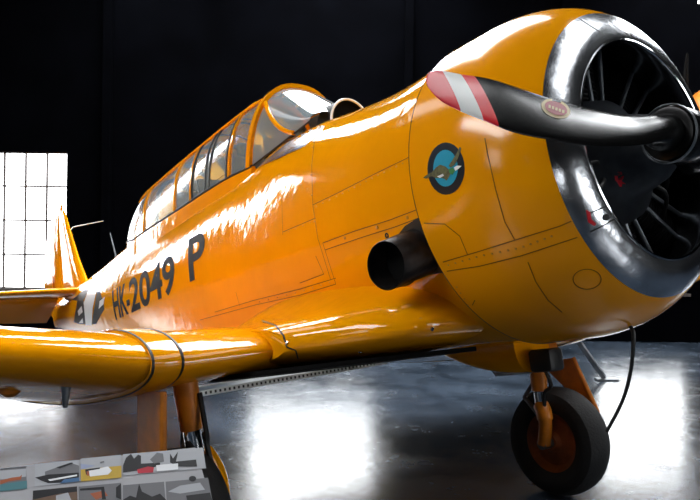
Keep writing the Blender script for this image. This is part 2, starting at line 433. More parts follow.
for sg in (1, -1):
    cs, tr = wing_piece('wing_center_section', [(sg*.2, 1.60, ZW+.03, 2.4, .09), (sg*.95, 1.58, ZW+.015, 2.4, .112), (sg*JY, 1.58, ZW, 2.35, .128)], YEL, plane)
    if sg == 1: T_CS = tr
    ow, tr2 = wing_piece('outer_wing', [(sg*(JY+.10), 1.58, ZW+.01, 2.35, .124), (sg*6.0, 2.45, ZW+.71, 1.3, .10), (sg*6.3, 2.65, ZW+.75, .95, .08), (sg*6.42, 2.9, ZW+.76, .5, .05)], YEL, plane)
    # joint strap wrapped round both skins
    js, _ = wing_piece('wing_joint_strap', [(sg*(JY-.02), 1.585, ZW+.004, 2.34, .127), (sg*(JY-.012), 1.565, ZW+.006, 2.37, .1375), (sg*(JY+.05), 1.56, ZW+.006, 2.38, .139), (sg*(JY+.105), 1.565, ZW+.01, 2.37, .1375), (sg*(JY+.112), 1.585, ZW+.01, 2.34, .127)], YEL, plane, sub=1)
    for y in (JY-.018, JY+.108):
        b2 = bmesh.new(); rr = [wring(sg*(y-.006), 1.566, ZW+.008, 2.37, .1345), wring(sg*(y-.004), 1.560, ZW+.008, 2.38, .1365), wring(sg*(y+.004), 1.560, ZW+.008, 2.38, .1365), wring(sg*(y+.006), 1.566, ZW+.008, 2.37, .1345)]
        loft(b2, rr); obj('rubber_seal', b2, BLK, js, label='black edge strip')
# root fillet and wheel-bay bulge either side
FB = [(.95, 1.47, 1.1, -.482, -.665), (.90, 1.35, 1.3, -.474, -.665), (.84, 1.20, 1.5, -.462, -.670), (.76, 1.04, 1.7, -.44, -.675), (.66, .93, 1.85, -.395, -.68), (.52, .90, 1.9, -.31, -.685), (.3, .90, 1.9, -.2, -.69)]
T_FIL = None
for sg in (1, -1):
    bm = bmesh.new(); rr = []
    tab = sorted((-y, x, L, zt, zb) for y, x, L, zt, zb in FB)
    M = 26
    for i in range(M+1):
        yy = -.95+(.65)*i/M; x0, L, zt, zb = cinterp(tab, yy); rng = []
        n = 44
        for k in range(n):
            a = 2*PI*k/n; c, s = math.cos(a), math.sin(a); ex = 2/2.4
            px = x0+L/2-L/2*math.copysign(abs(c)**ex, c); zc = -.58
            h = (zt-zc) if s > 0 else (zc-zb)
            pz = zc+h*math.copysign(abs(s)**ex, s)
            rng.append(W(px, sg*-yy, pz))
        rr.append(rng)
    loft(bm, rr, True, (True, True)); bmesh.ops.recalc_face_normals(bm, faces=bm.faces)
    if sg == 1: T_FIL = BVHTree.FromBMesh(bm)
    obj('wing_root_fairing', bm, YEL, plane)
# black plate painting the wheel bay's shade under the starboard centre section
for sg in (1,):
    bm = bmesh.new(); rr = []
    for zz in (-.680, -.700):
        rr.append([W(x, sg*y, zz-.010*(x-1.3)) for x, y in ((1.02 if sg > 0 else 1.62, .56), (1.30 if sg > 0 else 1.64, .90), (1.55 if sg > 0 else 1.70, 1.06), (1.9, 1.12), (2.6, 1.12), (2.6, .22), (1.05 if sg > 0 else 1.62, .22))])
    loft(bm, rr, True, (True, True)); obj('wheel_bay_shade', bm, HOLE, plane, smooth=False, label='black plate for the shade of the open wheel bay')
# lowered centre flap, the light on its edge put into the white colour
bm = bmesh.new()
for i in range(2):
    pass
pa, pb_ = Vector((3.4, .60, -.785)), Vector((3.4, -1.55, -.68))
box(bm, (W(*pa)+W(*pb_))/2+D(.12, 0, .03), (W(*pb_)-W(*pa))/2, D(.16, 0, -.02), D(0, 0, .006))
box(bm, (W(*pa)+W(*pb_))/2+D(-.035, 0, .0), (W(*pb_)-W(*pa))/2, D(.003, 0, 0), D(0, 0, .02))
flap = obj('landing_flap', bm, WHT, plane, smooth=False, label='perforated flap under the wing, coloured white for its lit edge')
bm = bmesh.new()
for k in range(60):
    p = W(*(pa+(pb_-pa)*((k+.5)/60)))+D(-.037, 0, .0); box(bm, p, (W(*pb_)-W(*pa))/300, D(.003, 0, 0), D(0, 0, .009))
tag(obj('perforation', bm, BLK, flap, smooth=False), kind='stuff')

# ---- tail ---------------------------------------------------------
def foil_solid(bm, sec):
    """sec: list of (centre point fn args) rings given as list of world points"""
    loft(bm, sec, True, (True, True))
def vfoil(x0, z, chord, t):
    out = []
    for x, y in airfoil(16, t, 0): out.append(W(x0+x*chord, y*chord, z))
    return out
bm = bmesh.new(); foil_solid(bm, [vfoil(7.10, .50, 1.05, .11), vfoil(7.45, .9, .72, .11), vfoil(7.76, 1.35, .45, .12), vfoil(7.90, 1.55, .32, .12), vfoil(7.98, 1.62, .22, .10)])
obj('tail_fin', bm, YEL, plane)
bm = bmesh.new(); foil_solid(bm, [vfoil(8.12, .22, .38, .10), vfoil(8.14, .5, .78, .08), vfoil(8.16, .9, .86, .07), vfoil(8.17, 1.3, .70, .07), vfoil(8.10, 1.55, .50, .08), vfoil(8.02, 1.62, .42, .08), vfoil(8.0, 1.68, .3, .07), vfoil(8.05, 1.70, .16, .05)])
rud = obj('rudder', bm, YEL, plane)
bm = bmesh.new(); box(bm, W(8.5, .05, .75), D(.1, 0, .0), D(0, .004, 0), D(0, 0, .1)); obj('trim_tab', bm, YEL, rud, smooth=False)
for sg in (1, -1):
    def hf(y, x0, ch, t, z, dr_=0):
        return [W(x0+x*ch, sg*y, z+q*ch-x*ch*(dr_)) for x, q in airfoil(16, t, 0)]
    bm = bmesh.new(); foil_solid(bm, [hf(.08, 7.05, .77, .11, .47), hf(1.0, 7.28, .58, .11, .475), hf(1.75, 7.5, .4, .1, .48), hf(1.93, 7.62, .28, .08, .48)]); obj('tailplane', bm, YEL, plane)
    bm = bmesh.new(); foil_solid(bm, [hf(.16, 7.80, .55, .09, .465, .42), hf(1.0, 7.85, .5, .09, .47, .42), hf(1.75, 7.89, .34, .09, .475, .42), hf(1.93, 7.90, .22, .08, .475, .42)]); obj('elevator', bm, YEL, plane)
# tail wheel
bm = bmesh.new(); tw = W(7.75, 0, -.02); ground = Vector((tw.x, 0, .155))
tube(bm, [tw, Vector((tw.x-.06, .0, .3)), Vector((tw.x-.1, .09, .2)), Vector((tw.x-.1, .09, .155))], .025); tube(bm, [Vector((tw.x-.1, .1, .155)), Vector((tw.x-.1, -.06, .155))], .015)
tg = obj('tail_wheel_strut', bm, ORG, plane)
bm = bmesh.new(); lathe(bm, Vector((tw.x-.1, -.05, .155)), (0, 1, 0), [(0, .05), (.0, .12), (.015, .145), (.05, .155), (.085, .145), (.10, .12), (.10, .05)], 32, (True, True)); obj('tail_wheel', bm, RUB, tg)
# antennas
bm = bmesh.new(); tube(bm, [W(6.18, 0, .60), W(6.19, 0, .70), W(6.319, 0, .962)], [.012, .010, .004], 8); obj('whip_antenna', bm, STEEL, plane)
bm = bmesh.new(); tube(bm, [W(7.60, .03, 1.27), W(7.603, 0, 1.308), W(6.519, 0, 1.138)], [.006, .006, .004], 6); obj('rod_antenna', bm, WHT, plane)

# ---- canopy -------------------------------------------------------
CT = [(2.64, .360, .60, 1.15), (3.0, .358, .615, 1.155), (3.8, .345, .60, 1.115), (4.6, .325, .585, 1.065), (4.85, .31, .58, 1.03), (5.1, .26, .62, .91), (5.42, .16, .64, .70)]
def lean(x, z): return x-.20*max(0, z-.6)*max(0, min(1, (3.9-x)/1.2))
def csec(x, grow=0., n=28):
    w, zb, zt = cinterp(CT, x); w += grow; zt += grow; out = []
    zs = zb+(zt-zb)*.55
    for k in range(n+1):
        a = PI*k/n; c, s = math.cos(a), math.sin(a)
        e = 2/2.6
        out.append((w*math.copysign(abs(c)**.82, c), zb+(zt-zb)*abs(s)**.88))
    return out
def CW(x, y, z): return W(lean(x, z), y, z)
def strip_along(bm, x0, x1, grow, th, n=28):
    """a hoop frame of rectangular section following the canopy arch between x0 and x1"""
    for (xa, xb) in ((x0, x1),):
        A, B = csec(xa, grow, n), csec(xb, grow, n); A2, B2 = csec(xa, grow-th, n), csec(xb, grow-th, n)
        rings = [[CW(xa, *A[k]), CW(xb, *B[k]), CW(xb, *B2[k]), CW(xa, *A2[k])] for k in range(n+1)]
        loft(bm, rings, True, (True, True))
can = None
bm = bmesh.new()
xs = [2.66+i*(5.42-2.66)/60 for i in range(61)]
loft(bm, [[CW(x, *p) for p in csec(x)] for x in xs], False); bmesh.ops.recalc_face_normals(bm, faces=bm.faces)
can = obj('canopy', bm, GLS, plane, label='long greenhouse canopy of perspex with a blue-grey sky haze in its colour')
hoops = [(2.635, 2.685), (2.92, 2.945), (3.54, 3.562), (3.85, 3.872), (4.53, 4.56)]
for i, (x0, x1) in enumerate(hoops):
    b2 = bmesh.new(); strip_along(b2, x0, x1, .012 if i else .014, .02 if i else .026); obj('canopy_hoop', b2, YEL, can)
for sg in (1, -1):
    b2 = bmesh.new()
    pts = [W(x, sg*(cinterp(CT, x)[0]+.004), cinterp(CT, x)[1]+.0) for x in [2.62+.1*i for i in range(27)]]
    tube(b2, pts, .009, 8); obj('canopy_rail', b2, BLK, can, label='black sliding rail')
    b2 = bmesh.new(); pts = []
    for i in range(23):
        x = 2.7+.1*i; s = csec(x, .008); p = s[8] if sg == 1 else s[20]; pts.append(CW(x, *p))
    tube(b2, pts, .010, 6); obj('canopy_stringer', b2, YEL, can)
for sg in (1, -1):
    b2 = bmesh.new(); rr = []
    for i in range(29):
        x = 2.62+.1*i; w_, zb_, _ = cinterp(CT, x); rr.append([W(x, sg*(w_+.004), zb_+.004), W(x, sg*(w_+.008), zb_-.03), W(x, sg*(w_+.012), zb_-.16), W(x, sg*(w_-.05), zb_-.16), W(x, sg*(w_-.02), zb_)])
    loft(b2, rr, True, (True, True)); obj('canopy_sill', b2, YEL, can)
b2 = bmesh.new(); tube(b2, [CW(x, 0, cinterp(CT, x)[2]+.008) for x in [2.7+.1*i for i in range(23)]], .010, 6); obj('canopy_stringer', b2, YEL, can)
# dark seals of the two sliding panels
for x in (2.975, 3.235, 3.30, 3.525):
    b2 = bmesh.new(); strip_along(b2, x, x+.014, .008, .012); obj('panel_seal', b2, BLK, can, label='black rubber seal')
# windscreen: from the front hoop down to the deck
def wsec(t, n=20):
    x = 2.66-.60*t; zt = 1.145-.345*t**1.15; zb = .60+.115*t; w = .355-.075*t; out = []
    for k in range(n+1):
        a = PI*k/n; c, s = math.cos(a), math.sin(a)
        z = zb+(zt-zb)*abs(s)**.88; out.append(W(x-.20*max(0, z-.6)*(1-t), w*math.copysign(abs(c)**.82, c), z))
    return out
bm = bmesh.new(); loft(bm, [wsec(i/14) for i in range(15)], False); ws = obj('windscreen', bm, GLW, plane, label='milky curved windscreen')
def wpt(t, k):
    a_ = wsec(t); i_ = min(int(k), 19); return a_[i_].lerp(a_[i_+1], k-i_)
for sg in (1, -1):
    b2 = bmesh.new(); tube(b2, [wpt(t*.075, 10-sg*(4.4+.555*t))+AY*sg*.004 for t in range(0, 11)], .015, 8); obj('windscreen_frame', b2, YEL, ws)
    b2 = bmesh.new(); kk = 0 if sg == 1 else 20; tube(b2, [wpt(t/10, kk) for t in range(0, 11)], .006, 8); obj('windscreen_sill', b2, BLK, ws)
b2 = bmesh.new(); lathe(b2, W(*onb(289, 101, 1, .03)), D(-.6, .6, -.2), [(0, .0), (0, .042), (.012, .042), (.014, 0)], 24); obj('compass', b2, INT, ws, label='round grey mirror behind the glass')  # the compass disc, seen through the windscreen
# glare hood and gun-sight style scoop ahead of the windscreen
bm = bmesh.new(); rr = []
for i in range(9):
    t = i/8; x = 2.15-.12*t; w = .165-.02*t; h = .165-.01*t
    zb = .70-.0*t
    rr.append([W(x-.0, w*math.cos(PI*k/20), zb+h*math.sin(PI*k/20)+.02) for k in range(21)])
loft(bm, rr, False); hood = obj('glare_hood', bm, BLK, plane, label='black rounded hood with white rim')
b2 = bmesh.new(); tube(b2, rr[-1], .008, 8); obj('hood_rim', b2, WHT, hood, label='white rim of the hood')
b2 = bmesh.new(); loft(b2, [rr[6], [W(2.06, 0, .75)]*21], False); obj('hood_inside_shade', b2, HOLE, hood)  # black plug stands for the shade within the hood opening
decal_px('deck_plate', [[(257, 168), (263, 163), (298, 134), (322, 114), (330, 116), (322, 132), (304, 147), (280, 158)]], ALU, fus, [T_FUS], .003, 4, 'bare metal deck plate beside the windscreen')
# cockpit inside
for x in (3.05, 4.05):
    b2 = bmesh.new(); box(b2, W(x+.2, 0, .72), D(.03, 0, .0), D(0, .17, 0), D(0.03, 0, .16), .02); box(b2, W(x, 0, .5), D(.2, 0, 0), D(0, .19, 0), D(0, 0, .03), .02)
    st = obj('pilot_seat', b2, SEAT, plane)
    b3 = bmesh.new(); box(b3, W(x+.2, 0, .93), D(.03, 0, 0), D(0, .1, 0), D(0, 0, .05), .02); obj('headrest', b3, INT, st)
for x in (3.45, 4.4):
    b2 = bmesh.new(); tube(b2, smoothpath([W(x, .27, .58), W(x, .25, .85), W(x, .13, 1.0), W(x, -.13, 1.0), W(x, -.25, .85), W(x, -.27, .58)], 6), .018, 8); obj('crash_frame', b2, INT, plane)
for x in (2.62, 3.62):
    b2 = bmesh.new(); box(b2, W(x, 0, .70), D(.02, 0, 0), D(0, .26, 0), D(0, 0, .10), .015); obj('instrument_panel', b2, BLACKP, plane)

# ---- engine -------------------------------------------------------
bm = bmesh.new(); o0 = W(.62, 0, 0)
lathe(bm, W(0.62, 0, 0), -AX, [(-.05, .12), (0, .33), (.12, .34), (.2, .27), (.27, .25), (.33, .17), (.44, .13), (.50, .085), (.54, .08)], 48, (True, True))
T_ENG = BVHTree.FromBMesh(bm); eng = obj('engine', bm, ENG, plane, label='dark radial engine inside the cowling')
for k in range(9):
    a = 2*PI*k/9+PI/2; dr = D(0, math.cos(a), math.sin(a)); b2 = bmesh.new(); c0 = W(.50, 0, 0)+dr*.2
    prof = [(0, .07)]; q = .05
    while q < .33: prof += [(q, .072), (q+.003, .092), (q+.008, .092), (q+.011, .072)]; q += .02
    prof += [(.35, .09), (.40, .07), (.42, .03)]
    lathe(b2, c0, dr, prof, 20, (True, True)); cy = obj('cylinder', b2, FIN, eng)
    b3 = bmesh.new(); side = D(0, -math.sin(a), math.cos(a)); 
    for s in (-.05, .05): tube(b3, [W(.40, 0, 0)+dr*.24+side*s*.7, W(.38, 0, 0)+dr*.58+side*s*1.3], .010, 8)
    obj('pushrod_tube', b3, STEEL, cy)
b2 = bmesh.new(); lathe(b2, W(.50, 0, 0), -AX, [(0, .56), (.01, .56), (.012, .2)], 64); obj('baffle', b2, HOLE, eng)
for a in (-2.6, -2.9, -.55, -.2):
    b2 = bmesh.new(); dr = D(0, math.cos(a), math.sin(a)); tube(b2, smoothpath([W(.38, 0, 0)+dr*.12, W(.30, 0, 0)+dr*.26, W(.42, 0, 0)+dr*.44], 6), .009, 8); obj('ignition_lead', b2, BLK, eng)
decal_px('red_label', [[(614, 170), (619, 168), (624, 176), (626, 185), (620, 187), (615, 180)]], RED, eng, [T_ENG], .004, 4, 'small red label on the crankcase')

# ---- propeller ----------------------------------------------------
PZ = -.034
bm = bmesh.new(); lathe(bm, W(.1, 0, PZ), -AX, [(0, .07), (.02, .105), (.10, .11), (.17, .10), (.19, .07), (.24, .06), (.30, .055), (.315, .0)], 40, (True, False))
prop = obj('propeller', bm, BLACKP, plane, label='black two-bladed propeller with red and white tips')
# chord, thickness/chord, twist (deg from the disc), vertical bow
BT = [(.17, .135, 1.0, 40, 0.0), (.26, .135, .98, 52, 0.0), (.36, .150, .66, 50, -.006), (.48, .178, .40, 44, -.014), (.62, .200, .27, 37, -.020), (.80, .212, .18, 31, -.024), (.95, .210, .13, 26, -.018), (1.1, .192, .11, 20, -.012), (1.22, .160, .10, 21, -.004), (1.30, .132, .09, 20, .002), (1.345, .095, .08, 19, .004), (1.365, .05, .08, 18, .004), (1.373, .012, .08, 18, .004)]
RS_ = [.17+.02*i for i in range(46)]+[1.09, 1.11, 1.13, 1.14, 1.16, 1.18, 1.20, 1.215, 1.235, 1.255, 1.275, 1.29, 1.305, 1.32, 1.335, 1.347, 1.357, 1.366, 1.373]
def blade_ring(r, sg):
    c, t, tw, bow = cinterp(BT, r); n = 28; out = []; tw = math.radians(tw)
    for k in range(n):
        a = 2*PI*k/n; p = math.cos(a); q = math.sin(a)
        if q < 0: q *= .45+.55*min(1, max(0, (t-.3)/.6))     # flatter cambered back
        s = p*c/2*.5*2; h = q*c/2*t
        # chord direction: leading edge down and forward for the starboard blade
        ch = (-math.cos(tw), -math.sin(tw)); nm = (-math.sin(tw), math.cos(tw))   # (z, x)
        z = ch[0]*s+nm[0]*(-h); x = ch[1]*s*1.0-nm[1]*h
        out.append(W(x, sg*r, PZ+sg*(bow+z)))
    return out
for sg in (1, -1):
    bm = bmesh.new()
    def mi(i, j):
        r = (RS_[i]+RS_[i+1])/2; return 1 if r > 1.29 or 1.16 < r < 1.215 else (2 if 1.215 < r < 1.29 else 0)
    loft(bm, [blade_ring(r, sg) for r in RS_], True, (True, True), mi)
    bmesh.ops.recalc_face_normals(bm, faces=bm.faces)
    if sg == 1: T_BL = BVHTree.FromBMesh(bm)
    bl = obj('propeller_blade', bm, [BLACKP, RED, WHT], prop, label='black blade with a red-white-red tip')
    b2 = bmesh.new(); lathe(b2, W(0, 0, PZ), AY*sg, [(.06, .085), (.13, .095), (.15, .10), (.235, .10), (.25, .092), (.252, .08)], 36, (True, True)); cl = obj('hub_clamp', b2, BLACKP, prop)
    b3 = bmesh.new(); lathe(b3, W(0, 0, PZ), AY*sg, [(.236, .101), (.238, .104), (.249, .104), (.251, .101)], 36); obj('clamp_ring', b3, STEEL, cl)
def ell(cx, cy, rx, ry, rot=0, n=28):
    c, s = math.cos(rot), math.sin(rot)
    return [(cx+rx*math.cos(2*PI*k/n)*c-ry*math.sin(2*PI*k/n)*s, cy+rx*math.cos(2*PI*k/n)*s+ry*math.sin(2*PI*k/n)*c) for k in range(n)]
decal_px('maker_emblem', [ell(555.5, 109, 15, 9, .35)], GLD, prop, [T_BL], .0015, 4, 'gold-rimmed maroon oval emblem')
decal_px('emblem_center', [ell(555.5, 109, 11.8, 6.3, .35)], MAR, prop, [T_BL], .0028, 4, 'maroon middle of the emblem')
decal_px('emblem_lettering', [[(548+i*3.4, 105.6+i*1.25), (550.2+i*3.4, 106.3+i*1.25), (549.8+i*3.4, 109.2+i*1.25), (547.6+i*3.4, 108.5+i*1.25)] for i in range(5)], GLD, prop, [T_BL], .0036, 4)

# ---- exhaust ------------------------------------------------------
bm = bmesh.new(); oc = Vector(onb(386, 265.5, 1, .765)); start = Vector(onb(442, 243, 1, .50)); dv = (oc-start)
pw0, pw1 = W(*start), W(*oc); d0 = (pw1-pw0).normalized(); d1 = D(-.16, .97, -.08).normalized()
def xring(t, r, push=0.):
    n = d0.lerp(d1, t).normalized(); up = (AZ-n*AZ.dot(n)).normalized(); sd = n.cross(up); c = pw0.lerp(pw1, t)+n*push
    return [c+(up*math.cos(2*PI*k/40)+sd*math.sin(2*PI*k/40))*r for k in range(40)]
rings = [xring(t/8, (.103-.003*t/8)) for t in range(9)]+[xring(1, .097, .004), xring(1, .093, -.004), xring(1, .092, -.10)]
loft(bm, rings, True, (True, True)); ex = obj('exhaust_pipe', bm, SOOT, plane, label='scorched dark exhaust stub')
bm = bmesh.new(); lathe(bm, pw1-d1*.09, d1, [(0, .0), (0, .092)], 32); obj('exhaust_bore', bm, HOLE, ex)
decal_px('exhaust_recess_shade', [[(424, 216), (416, 219), (405, 226), (396, 238), (398, 262), (420, 276), (448, 272), (443, 262), (433, 240)]], BLK, plane, [T_FUS, T_FIL], .002, 5, 'black patch for the shaded recess round the exhaust stub')  # flat black patch on the skin, recess shade put into colour

# ---- markings -----------------------------------------------------
def text_decal(name, s, x0, z0, size, slope, m, parent, trees, off=.003, xscale=1., extrude_dark=0):
    cu = bpy.data.curves.new(name, 'FONT'); cu.body = s; cu.size = 1; cu.offset = .022
    to = bpy.data.objects.new(name+'_tmp', cu); COL.objects.link(to)
    bpy.context.view_layer.update()
    dg = bpy.context.evaluated_depsgraph_get(); me = bpy.data.meshes.new_from_object(to.evaluated_get(dg))
    f = bmesh.new(); f.from_mesh(me); bpy.data.objects.remove(to); bpy.data.curves.remove(cu)
    for v in f.verts: v.co = Vector((v.co.x*size*xscale, v.co.y*size, 0))
    bmesh.ops.remove_doubles(f, verts=f.verts, dist=1e-5)
    bm = bmesh.new()
    drape(bm, f, lambda a, b: hit_side(x0-a, z0+b+a*slope, trees), off, .045)
    return obj(name, bm, m, parent, fix=False)
MARKP = mat('matt_black_marking', (.010, .010, .011), .6, spec=.12)
xa_, xb_ = onb(111, 300, 1, .35)[0], onb(129.5, 290, 1, .37)[0]
text_decal('registration_mark', 'HK-', xa_, -.055, .375, .018, MARKP, fus, [T_FUS], xscale=(xa_-xb_)/(.375*1.7))
xc_ = onb(181, 270, 1, .40)[0]
text_decal('registration_mark', '2049', xb_, -.05, .385, .024, MARKP, fus, [T_FUS], xscale=(xb_-xc_)/(.385*2.02))
text_decal('registration_mark', 'P', onb(192, 268, 1, .42)[0], .0, .42, .02, MARKP, fus, [T_FUS], xscale=1.5)
CODE_B = [[(74, 322), (78, 298), (84, 292), (89, 290), (84, 300), (86, 324), (80, 324)], [(92, 324), (97, 292), (100, 291), (98, 308), (104, 303), (104.5, 309), (97, 313), (96, 324)], [(72, 300), (84, 290), (88, 290), (80, 301)]]
CODE_W = [[(84, 303), (88, 292), (97, 290), (93, 308), (92, 325), (86, 325)], [(99, 309), (100, 301), (105, 297), (104, 304)], [(78, 311), (82, 306), (83, 312), (79, 316)], [(79, 323), (83, 318), (83.5, 323)]]
decal_px('tail_code', CODE_B, BLK, plane, [T_FUS], .003, 3, 'black code letters near the tail')
decal_px('tail_code_outline', CODE_W, WHT, plane, [T_FUS], .004, 3, 'white outline of the code letters')
TC = [T_COW, T_RING]
def zc(pts, ox, oy, s): return [(ox+x/s, oy+y/s) for x, y in pts]
def bd(pts): return zc(pts, 410, 130, 6.67)
decal_px('squadron_badge', [bd(ell(242, 258, 124, 174))], NAVY, cowl, TC, .0015, 4, 'dark oval badge')
decal_px('badge_field', [bd(ell(240, 255, 82, 122))], TEAL, cowl, TC, .0025, 4, 'teal middle of the badge')
decal_px('duck_body', [bd([(92, 318), (115, 300), (150, 283), (178, 250), (205, 232), (240, 243), (262, 262), (275, 292), (262, 318), (248, 338), (232, 325), (205, 318), (180, 322), (150, 308), (112, 325)]),
    bd([(262, 240), (285, 205), (312, 160), (335, 115), (345, 122), (335, 160), (318, 205), (300, 235), (275, 252)])], DUCK, cowl, TC, .0035, 3, 'olive brown flying duck')
decal_px('duck_neck', [bd([(262, 262), (290, 250), (305, 272), (288, 300), (268, 285)])], GRN, cowl, TC, .0045, 3, 'green neck of the duck')
decal_px('duck_head', [bd([(298, 250), (318, 238), (350, 240), (330, 258), (308, 272)])], WHT, cowl, TC, .0045, 3, 'white head of the duck')
decal_px('duck_breast', [bd([(185, 310), (225, 292), (232, 305), (205, 320)])], WHT, cowl, TC, .0045, 3, 'white patch on the duck')

# ---- panel lines and rivets --------------------------------------
TF = [T_FUS, T_FIL]; TALL = [T_FUS, T_FIL, T_COW, T_RING]
bm = bmesh.new(); rv = bmesh.new()
for p in ([(316, 128), (312, 165), (313, 205), (318, 238), (331, 280)], [(313, 205), (340, 192), (375, 174), (414, 155)], [(323, 243), (355, 231), (390, 220), (424, 207)], [(325, 250), (360, 238), (395, 227), (424, 216)],
          [(323, 243), (336, 284)], [(282, 200), (283, 235)], [(283, 232), (316, 218)], [(336, 284), (300, 295), (255, 305), (200, 320)], [(336, 278), (300, 289), (255, 300), (215, 312)], [(316, 256), (324, 274), (300, 283)], [(236, 292), (240, 306)]):
    seam(bm, p, TF)
rivets(rv, [(313, 208), (340, 195), (375, 177), (412, 159)], TF, 6, .004)
rivets(rv, [(330, 243), (360, 233), (395, 222), (420, 213)], TF, 22, .008)
rivets(rv, [(334, 281), (300, 292), (255, 303)], TF, 8, .005)
rivets(rv, [(285, 233), (314, 221)], TF, 7, .004)
rivets(rv, [(314, 130), (311, 165), (312, 205), (317, 238)], TF, 18, .005)
obj('panel_seams', bm, SEAM, fus, fix=False); tag(obj('rivets', rv, RIV, fus), kind='stuff')
bm = bmesh.new(); rv = bmesh.new()
for p in ([(485, 138), (488, 155), (496, 190), (505, 222), (515, 240)], [(443, 262), (480, 251), (515, 240), (560, 226), (590, 213)], [(528, 262), (536, 282), (548, 300), (562, 312)], [(447, 271), (480, 266), (520, 256), (560, 243), (590, 233)], [(424, 223), (445, 224), (460, 236), (468, 255)], [(470, 310), (475, 300)]):
    seam(bm, p, [T_COW])
seam(bm, ell(587, 279, 14, 10)+[ell(587, 279, 14, 10)[0]], [T_COW], .003)
rivets(rv, [(445, 266), (480, 256), (520, 248), (555, 235)], [T_COW], 7, .0045)
rivets(rv, [(455, 284), (470, 308), (487, 328)], [T_COW], 6, .004)
obj('panel_seams', bm, SEAM, cowl, fix=False); tag(obj('rivets', rv, RIV, cowl), kind='stuff')
for p in ([(588, 214), (602, 208), (615, 202)], [(590, 232), (606, 224), (618, 216)], [(554, 40), (570, 22)], [(575, 16), (600, 32)]):
    bm = bmesh.new(); seam(bm, p, [T_RING], .005); obj('ring_joint', bm, BLK, ring, fix=False)
decal_px('ring_stencil', [[(586, 210), (590, 212), (591, 219), (596, 224), (594, 226), (588, 222)]], RED, ring, [T_RING], .002, 3, 'faint red stencil mark')
bm = bmesh.new(); h = hit(605.5, 217.5, [T_RING]); lathe(bm, h[0], h[1] if h[1].dot(CAMP-h[0]) > 0 else -h[1], [(0, .012), (.006, .012), (.006, .007), (.002, .0)], 16); obj('latch', bm, BLK, ring)
bm = bmesh.new(); seam(bm, [(262, 321), (276, 326), (284, 336), (287, 347), (296, 350), (298, 358)], [T_CS, T_FIL], .007, .003)
for p in ((287, 343), (360, 352), (418, 262), (432, 329)):
    h = hit(*p, [T_CS, T_FIL, T_FUS])
    if h: rv = bmesh.new(); lathe(rv, h[0], h[1] if h[1].dot(CAMP-h[0]) > 0 else -h[1], [(0, .009), (.004, .008), (.006, .0)], 12); obj('fairing_screw', rv, CHR, fus)
obj('fairing_edge', bm, BLK, fus, fix=False)
bm = bmesh.new(); h = hit(387, 235.5, TF); lathe(bm, h[0], h[1], [(0, .013), (.003, .012), (.003, .006), (0, .005)], 16); obj('fuel_drain', bm, BLK, fus)

